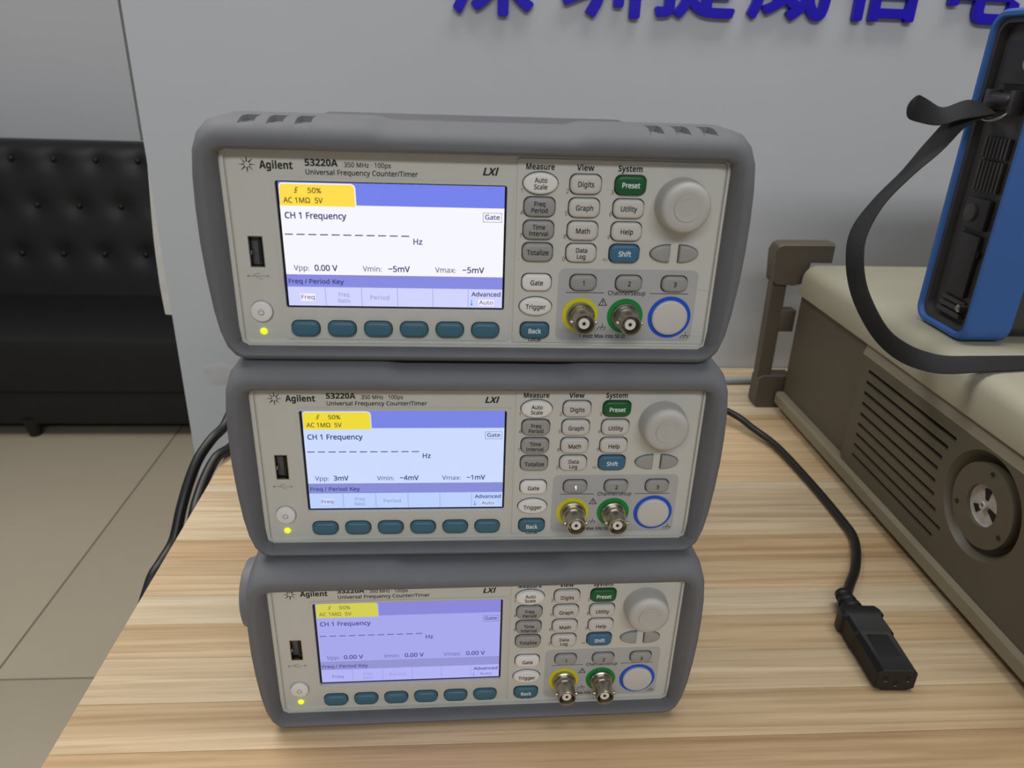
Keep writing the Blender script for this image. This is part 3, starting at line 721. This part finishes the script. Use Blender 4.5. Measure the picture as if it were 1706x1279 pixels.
# round mount: dished ring, disc, screws, hub
MB().lathe([(0.0360, 0.0), (0.0350, 0.0015), (0.0318, 0.006), (0.0288, 0.0085)], (IX, FC[0], FC[1]), 'x', 48, False, True).build('dished_ring', SIDE, inst, 40)
disc = plate_holes([(FC[0]+0.0280*math.cos(2*math.pi*k/48), FC[1]+0.0280*math.sin(2*math.pi*k/48)) for k in range(48)], [[(FC[0]+0.0140*math.cos(2*math.pi*k/32), FC[1]+0.0140*math.sin(2*math.pi*k/32)) for k in range(32)]], IX+0.001, IX+0.0084, 'x').build('mount_disc', SIDE, inst, 30)
for a in (88, 205, 335):
    c = (IX+0.0009, FC[0]-0.0235*math.cos(math.radians(a)), FC[1]+0.0235*math.sin(math.radians(a)))
    MB().lathe([(0.0017, 0.0), (0.0017, -0.0006), (0.0011, -0.0007), (0.0009, 0.0)], c, 'x', 12, False, True).build('screw', STEEL_D, disc, 30)
hub = MB().lathe([(0.0140, 0.0036), (0.0134, 0.0040), (0.0115, 0.0046), (0.0035, 0.0044)], (IX, FC[0], FC[1]), 'x', 32, False, True).build('hub', CAST, inst, 30)
MB().lathe([(0.0029, 0.0046), (0.0029, 0.0016), (0.0025, 0.0012), (0.0016, 0.0012), (0.0014, 0.004)], (IX, FC[0], FC[1]), 'x', 20, False, True).build('hub_nut', CAST, hub, 30)
for a in (80, 200, 320):
    ca, sa = math.cos(math.radians(a)), math.sin(math.radians(a)); V = []
    for x in (0.0040, 0.0047):
        for r, q in ((0.0035, -0.0012), (0.0105, -0.0030), (0.0112, 0.0030), (0.0035, 0.0012)):
            V.append((IX+x, FC[0]+ca*r-sa*q, FC[1]+sa*r+ca*q))
    MB().add(V, [(0, 1, 2, 3), (7, 6, 5, 4), (0, 4, 5, 1), (1, 5, 6, 2), (2, 6, 7, 3), (3, 7, 4, 0)]).build('opening_shade', DARKIN, hub, 0)  # dark wedge plates stand in for the shade inside the hub openings
# bottom rail and top cover
MB().rings([[(IX+a, y, z) for a, z in ((-0.0012, 0.0215), (-0.003, 0.0185), (-0.003, 0.010), (-0.001, 0.0075), (0.03, 0.0075), (0.03, 0.0215))] for y in (IY0, IY1+0.001)]).build('bottom_rail', RAIL, inst, 30)
prof = [(0.004, 0.1285), (-0.0005, 0.1285), (-0.0012, 0.1305), (-0.0005, 0.148), (0.0015, 0.1525), (0.005, 0.156), (0.010, 0.1578), (0.016, 0.1583)]
full = [(IX+a, z) for a, z in prof] + [(XR-a, z) for a, z in reversed(prof)]
ins = [(IX+0.006, 0.1286), (IX+0.006, 0.150), (XR-0.006, 0.150), (XR-0.006, 0.1286)]
MB().rings([[(x, y, z) for x, z in full] for y in (IY0, IY0+0.002, IY1-0.004)] + [[(x + (0.002 if x < IX+0.2 else -0.002), IY1, z-0.0015) for x, z in full]]).build('top_cover', COVER, inst, 32)
MB().box(IX, XR, IY0-0.02, IY0-0.0005, 0.008, 0.158, 0.004).build('front_bezel', COVER, inst, 30)
MB().box(IX+0.006, XR-0.006, IY1+0.0015, IY1+0.004, 0.012, 0.152).build('rear_panel', SIDE, inst, 0)
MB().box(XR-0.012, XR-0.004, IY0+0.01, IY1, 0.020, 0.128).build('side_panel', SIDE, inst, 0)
for sx in (1, -1):
    bx = IX if sx == 1 else XR
    def q(a): return bx + sx*(a+0.002)
    def fpts(o): return [(q(a), z) for a, z in o]
    up = [(0.029, 0.177), (-0.022, 0.1765), (-0.027, 0.1745), (-0.029, 0.170), (-0.0265, 0.141), (-0.024, 0.138), (-0.006, 0.1365), (0.004, 0.139), (0.008, 0.160), (0.029, 0.160)]
    MB().rings([[(x + (0.0 if d == 0 else 0), y, z - d) for x, z in fpts(up)] for y, d in ((0.6945, 0.002), (0.6965, 0.0), (0.712, 0.0), (0.7145, 0.003))]).build('rear_foot', FOOT, inst, 40)
    lo = [(0.012, 0.036), (-0.018, 0.036), (-0.023, 0.033), (-0.0235, 0.004), (-0.021, 0.0005), (-0.006, 0.0002), (0.012, 0.0002)]
    MB().rings([[(x, y, z) for x, z in fpts(lo)] for y in (0.6945, 0.696, 0.712, 0.714)]).build('rear_foot', FOOT, inst, 40)
    bar = [(-0.0235, 0.034), (-0.0095, 0.034), (-0.0105, 0.14), (-0.025, 0.14)]
    MB().rings([[(x, y, z) for x, z in fpts(bar)] for y in (0.699, 0.711)]).build('foot_bar', FOOT, inst, 30)
    MB().box(min(q(-0.012), q(0.004)), max(q(-0.012), q(0.004)), 0.697, 0.710, 0.085, 0.108, 0.001).build('foot_bracket', FOOT, inst, 30)
for fx in (IX+0.04, XR-0.04):
    for fy in (IY0+0.05, IY1-0.06):
        MB().lathe([(0.011, 0.0001), (0.012, 0.002), (0.012, 0.0076)], (fx, fy, 0), 'z', 16).build('foot', BLACK, inst, 40)

# ------------------------------------------------------------------ blue portable tester
tst = empty('portable_tester', (0.352, 0.500, 0.1586)); tag(tst, 'portable tester in a blue rubber jacket standing on the beige instrument', 'tester')
TH, TT = 0.2155, 0.032        # height, half thickness
def yz(w, h, r, cz): return rr(w, h, r, 6, 0.0, cz)
SLV = 0.034
def sleeve(x0, x1, name):
    def R(ins, x, r): return [(x, a, b) for a, b in yz(2*TT-2*ins, TH-2*ins, r, TH/2)]
    if x0 < 0.1:
        rings = [R(0.0055, x0+0.012, 0.009), R(0.0055, x0+0.0012, 0.009), R(0.0045, x0, 0.010), R(0.0022, x0, 0.011), R(0.0005, x0+0.0022, 0.0125), R(0.0, x0+0.006, 0.013), R(0.0, x1-0.002, 0.013), R(0.002, x1, 0.012), R(0.0055, x1, 0.009)]
    else:
        rings = [R(0.0055, x0, 0.009), R(0.002, x0, 0.012), R(0.0, x0+0.002, 0.013), R(0.0, x1-0.006, 0.013), R(0.0022, x1, 0.011), R(0.0055, x1, 0.009), R(0.0055, x1-0.012, 0.009)]
    return MB().rings(rings, False, False).build(name, BLUE, tst, 40)
sleeve(0.0, SLV, 'rubber_jacket'); sleeve(0.28-SLV, 0.28, 'rubber_jacket')
MB().rings([[(x, a, b) for a, b in yz(2*TT-0.0114, TH-0.0114, 0.009, TH/2)] for x in (0.0085, 0.2715)]).build('body', DPLASTIC, tst, 30)
MB().box(0.05, 0.23, -TT+0.003, -TT+0.006, 0.025, TH-0.03, 0.001).build('front_glass', BLACKGLASS, tst, 30)
# recessed side: inner frame, bays, fins, sockets
iw, ih = 2*TT-0.0114, TH-0.0114
MB().rings([[(x, a, b) for a, b in yz(iw-2*d, ih-2*d, 0.008, TH/2)] for x, d in ((0.0084, 0.0), (0.003, 0.0), (0.003, 0.003), (0.0084, 0.0035))], False, False).build('side_frame', DPLASTIC, tst, 30)
MB().box(0.0045, 0.0084, -0.013, 0.013, 0.170, 0.196, 0.001).build('battery_bay', DPLASTIC2, tst, 30)
MB().lathe([(0.0045, 0.0045), (0.0045, 0.0025), (0.003, 0.002), (0.001, 0.002)], (0, -0.012, 0.183), 'x', 16, True, True).build('screw', STEEL, tst, 30)
for k in range(7):
    y = -0.0115 + 0.0038*k
    for z0, z1 in ((0.1235, 0.137), (0.1015, 0.1215)):
        MB().box(0.0055, 0.0084, y-0.0011, y+0.0011, z0, z1, 0.0003).build('fin', DPLASTIC, tst, 0)
MB().box(0.0045, 0.0084, -0.012, 0.013, 0.076, 0.097, 0.001).build('port_cover', DPLASTIC2, tst, 30)
MB().lathe([(0.006, 0.0044), (0.006, 0.0028), (0.004, 0.0024), (0.001, 0.0024)], (0, 0.004, 0.0865), 'x', 20).build('port_cap', KEY_GREY if 0 else DPLASTIC, tst, 30)
MB().box(0.005, 0.0084, -0.011, 0.012, 0.028, 0.072, 0.001).build('port_cover', DPLASTIC2, tst, 30)
MB().lathe([(0.003, 0.0084), (0.003, 0.006), (0.0022, 0.006)], (0, -0.0105, 0.06), 'x', 16).build('jack', BLACK, tst, 30)
for z, d in ((0.0145, 0.0), (0.019, 0.001), (0.0235, 0.002)):
    MB().box(0.0045+d, 0.0084, -0.013, 0.014, z-0.0016, z+0.0016, 0.0004).build('step_rib', DPLASTIC, tst, 0)
MB().lathe([(0.0028, 0.0084), (0.0028, 0.003), (0.0018, 0.0024), (0.0005, 0.0024)], (0, -0.012, 0.021), 'x', 14).build('screw', STEEL, tst, 30)
# strap lug: roller with two cheeks and a wire loop
MB().lathe([(0.0048, -0.0105), (0.0055, -0.009), (0.0055, 0.009), (0.0048, 0.0105)], (0.0035, 0.002, 0.1595), 'y', 18).build('strap_roller', DPLASTIC2, tst, 40)
for y in (-0.0105, 0.0145):
    MB().box(-0.0005, 0.0084, y-0.0022, y+0.0022, 0.152, 0.1665, 0.0006).build('lug_cheek', DPLASTIC, tst, 30)
MB().tube(smooth_path([(0.004, 0.012, 0.156), (-0.003, 0.0125, 0.150), (-0.0045, 0.002, 0.1475), (-0.003, -0.009, 0.150), (0.004, -0.0095, 0.156)], 5), 0.0008, 8).build('wire_loop', STEEL, tst, 40)

# wrist strap threaded through the lug
def ribbon(pts, wid, th, k=6, round_end=False):
    P = smooth_path([p for p, _ in pts], k); Wd = smooth_path([w for _, w in pts], k); R = []
    for i, p in enumerate(P):
        t = (P[min(i+1, len(P)-1)] - P[max(i-1, 0)]).normalized(); w = (Wd[i] - t*Wd[i].dot(t)).normalized(); n = t.cross(w)
        wl = wid
        if round_end:
            e = (P[-1]-p).length
            if e < wid*0.42: wl = wid*max(0.12, math.sqrt(max(0.0, 1-(1-e/(wid*0.42))**2)))
        R.append([p + w*(a*wl/2) + n*(b*th/2) for a, b in ((-1, -0.6), (-0.9, -1), (0.9, -1), (1, -0.6), (1, 0.6), (0.9, 1), (-0.9, 1), (-1, 0.6))])
    return MB().rings(R)
strap = empty('carry_strap', (0.345, 0.51, 0.315)); tag(strap, 'black webbing strap hanging in a loop from the blue tester', 'strap')
main = [((0.3500, 0.506, 0.3105), (0.1, 0.95, 0.1)), ((0.3400, 0.506, 0.3085), (-0.1, 0.9, 0.4)), ((0.3300, 0.506, 0.3035), (-0.351, 0.751, 0.559)), ((0.3159, 0.5, 0.2904), (-0.343, 0.78, 0.524)), ((0.2988, 0.495, 0.2731), (0.0, 0.966, 0.146)),
        ((0.2799, 0.49, 0.2538), (0.0, 0.985, 0.17)), ((0.268, 0.485, 0.2344), (-0.44, 0.885, 0.152)), ((0.265, 0.478, 0.2175), (-0.544, 0.815, -0.199)), ((0.2678, 0.47, 0.1989), (-0.5, 0.75, -0.4)),
        ((0.2735, 0.458, 0.1830), (-0.42, 0.65, -0.6)), ((0.2810, 0.448, 0.1715), (-0.3, 0.5, -0.8)), ((0.2900, 0.438, 0.1650), (-0.25, 0.1, -0.9)), ((0.3010, 0.4310, 0.1618), (-0.2, -0.3, -0.85)),
        ((0.3135, 0.426, 0.1612), (-0.1, -0.6, -0.7)), ((0.3351, 0.424, 0.1628), (0.0, -0.8, -0.5)), ((0.366, 0.428, 0.1622), (0.0, -0.9, -0.38)), ((0.42, 0.438, 0.1602), (0.0, -1, -0.1)), ((0.52, 0.44, 0.1597), (0.0, -1, 0))]
def off(pts): return [((p[0]-0.345, p[1]-0.51, p[2]-0.315), w) for p, w in pts]
ribbon(off(main), 0.0125, 0.0013).build('webbing', WEB, strap, 40)
tail = [((0.3500, 0.506, 0.3130), (0.02, 0.869, 0.3)), ((0.3380, 0.505, 0.3130), (-0.278, 0.751, 0.606)), ((0.3227, 0.5025, 0.3095), (0.15, 0.851, 0.449)), ((0.3108, 0.5, 0.3088), (0.2, 0.6, 0.7)), ((0.2990, 0.497, 0.3113), (0.2, 0.3, 0.9)), ((0.2905, 0.494, 0.3135), (0.3, 0.1, 0.9)), ((0.2865, 0.493, 0.3148), (0.35, 0.1, 0.9))]
ribbon(off(tail), 0.0155, 0.0014, 6, True).build('loose_end', WEB, strap, 40)

# ------------------------------------------------------------------ cables
cord = empty('mains_lead', (0.256, 0.345, 0)); tag(cord, 'black power cord with a moulded socket plug lying on the desk', 'power cord')
def rel(pts, o): return [(p[0]-o[0], p[1]-o[1], p[2]-o[2]) for p in pts]
CO = (0.256, 0.345, 0)
path = [(0.10, 0.70, 0.03), (0.17, 0.705, 0.028), (0.225, 0.690, 0.021), (0.2695, 0.655, 0.0135), (0.2847, 0.628, 0.009), (0.2968, 0.597, 0.006), (0.3030, 0.537, 0.0038), (0.3039, 0.4824, 0.0038), (0.3014, 0.4542, 0.0038), (0.2862, 0.4218, 0.0045), (0.2690, 0.3975, 0.0065), (0.2615, 0.386, 0.0082), (0.2585, 0.376, 0.0085)]
MB().tube(smooth_path(rel(path, CO), 8), 0.0034, 12).build('cable', CABLE, cord, 50)
pl = empty('plug_frame', (0, 0, 0)); 
dirv = Vector((-0.0035, -0.075, 0)).normalized(); side = Vector((-dirv.y, dirv.x, 0))
if side.x < 0: side = -side
def pt(s, a, z): 
    p = Vector((0.2583, 0.388, 0)) + dirv*s + side*a
    return (p.x-CO[0], p.y-CO[1], z)
bpy.data.objects.remove(pl)
# ribbed strain relief
R = []
for s, r in ((0.0, 0.0046), (0.0035, 0.0052), (0.0042, 0.0044), (0.0062, 0.0046), (0.0068, 0.0058), (0.0100, 0.0062), (0.0108, 0.0050), (0.0128, 0.0053), (0.0135, 0.0066), (0.0170, 0.0070), (0.0178, 0.0058), (0.0210, 0.0062)):
    R.append([pt(s, math.cos(2*math.pi*k/16)*r, 0.0085 + math.sin(2*math.pi*k/16)*r) for k in range(16)])
MB().rings(R).build('strain_relief', PLUGM, cord, 40)
def hexo(w, h, c): return [(-w/2, c*0.4), (-w/2, h-c*0.5), (-w/2+c*0.5, h), (w/2-c*0.5, h), (w/2, h-c*0.5), (w/2, c*0.4), (w/2-c*0.8, 0), (-w/2+c*0.8, 0)]
prof = [(0.0185, 17, 11.5, 3), (0.0215, 24.5, 15.5, 3), (0.026, 26.5, 17.0, 3), (0.030, 26.5, 17.0, 3), (0.0315, 24.0, 16.2, 3.5), (0.045, 25.0, 16.6, 4.5), (0.0465, 24.0, 15.8, 5), (0.0765, 23.6, 15.4, 5.5), (0.0772, 22.8, 14.8, 5.3)]
R = []
for s, w, h, c in prof: R.append([pt(s, a*0.001, 0.0003 + max(0, (8.5-h/2)*0.0004) + b*0.001) for a, b in hexo(w, h, c)])
pb = MB().rings(R).build('plug_body', PLUGM, cord, 30)
MB().rings([[pt(s, a*0.001, z*0.001) for a, z in ((-7.5, 15.6), (7.5, 15.6), (6.5, h), (-6.5, h))] for s, h in ((0.047, 16.2), (0.050, 16.6), (0.066, 16.2))]).build('raised_panel', PLUGM, pb, 30)
for a, z in ((-6.6, 9.4), (0.0, 6.0), (6.6, 9.4)):
    sl = MB().rings([[pt(s, (a+da)*0.001, (z+dz)*0.001) for da, dz in ((-1.1, -1.9), (1.1, -1.9), (1.1, 1.9), (-1.1, 1.9))] for s in (0.0764, 0.07735)]).build('contact_slot', DARKIN, pb, 0)
    MB().rings([[pt(s, (a+da)*0.001, (z+dz)*0.001) for da, dz in ((-0.9, -1.8), (0.9, -1.8), (0.9, -1.35), (-0.9, -1.35))] for s in (0.0774, 0.0775)]).build('contact', STEEL, pb, 0)
gc = MB().tube(smooth_path([(-0.10, 0.77, 0.0045), (0.1, 0.765, 0.0045), (0.25, 0.757, 0.0045), (0.33, 0.7575, 0.0045), (0.45, 0.765, 0.0045)], 8), 0.0042, 12).build('signal_cable', CABLE_G, None, 50)
tag(gc, 'pale grey cable lying along the foot of the wall', 'cable')
ca = MB().tube(smooth_path([(-0.03, 0.60, 0.15), (-0.10, 0.66, 0.14), (-0.165, 0.665, 0.095), (-0.198, 0.645, 0.05), (-0.2119, 0.63, 0.0281), (-0.2161, 0.6138, 0.019), (-0.2225, 0.5975, 0.0150), (-0.2300, 0.5812, 0.0053), (-0.2348, 0.565, -0.0082), (-0.2385, 0.5488, -0.0251), (-0.2425, 0.5325, -0.0472), (-0.2479, 0.5162, -0.0564), (-0.253, 0.5, -0.066), (-0.256, 0.47, -0.10), (-0.258, 0.45, -0.20), (-0.27, 0.44, -0.50), (-0.33, 0.46, -0.745), (-0.5, 0.6, -0.746)], 8), 0.0046, 12).build('power_cable', CABLE, None, 50)
tag(ca, 'black cable arching down past the desk edge, the outer of two', 'cable', 'black cables at the desk edge')
cb = MB().tube(smooth_path([(-0.06, 0.63, 0.05), (-0.12, 0.66, 0.02), (-0.17, 0.65, 0.008), (-0.199, 0.62, 0.0058), (-0.209, 0.595, 0.0056), (-0.2148, 0.583, 0.0052), (-0.2190, 0.570, -0.001), (-0.2220, 0.552, -0.011), (-0.222, 0.530, -0.022), (-0.222, 0.508, -0.05), (-0.224, 0.49, -0.15), (-0.23, 0.47, -0.5), (-0.27, 0.46, -0.745), (-0.4, 0.5, -0.746)], 8), 0.0046, 12).build('power_cable', CABLE, None, 50)
tag(cb, 'black cable hugging the left edge of the desk top, the inner of two', 'cable', 'black cables at the desk edge')
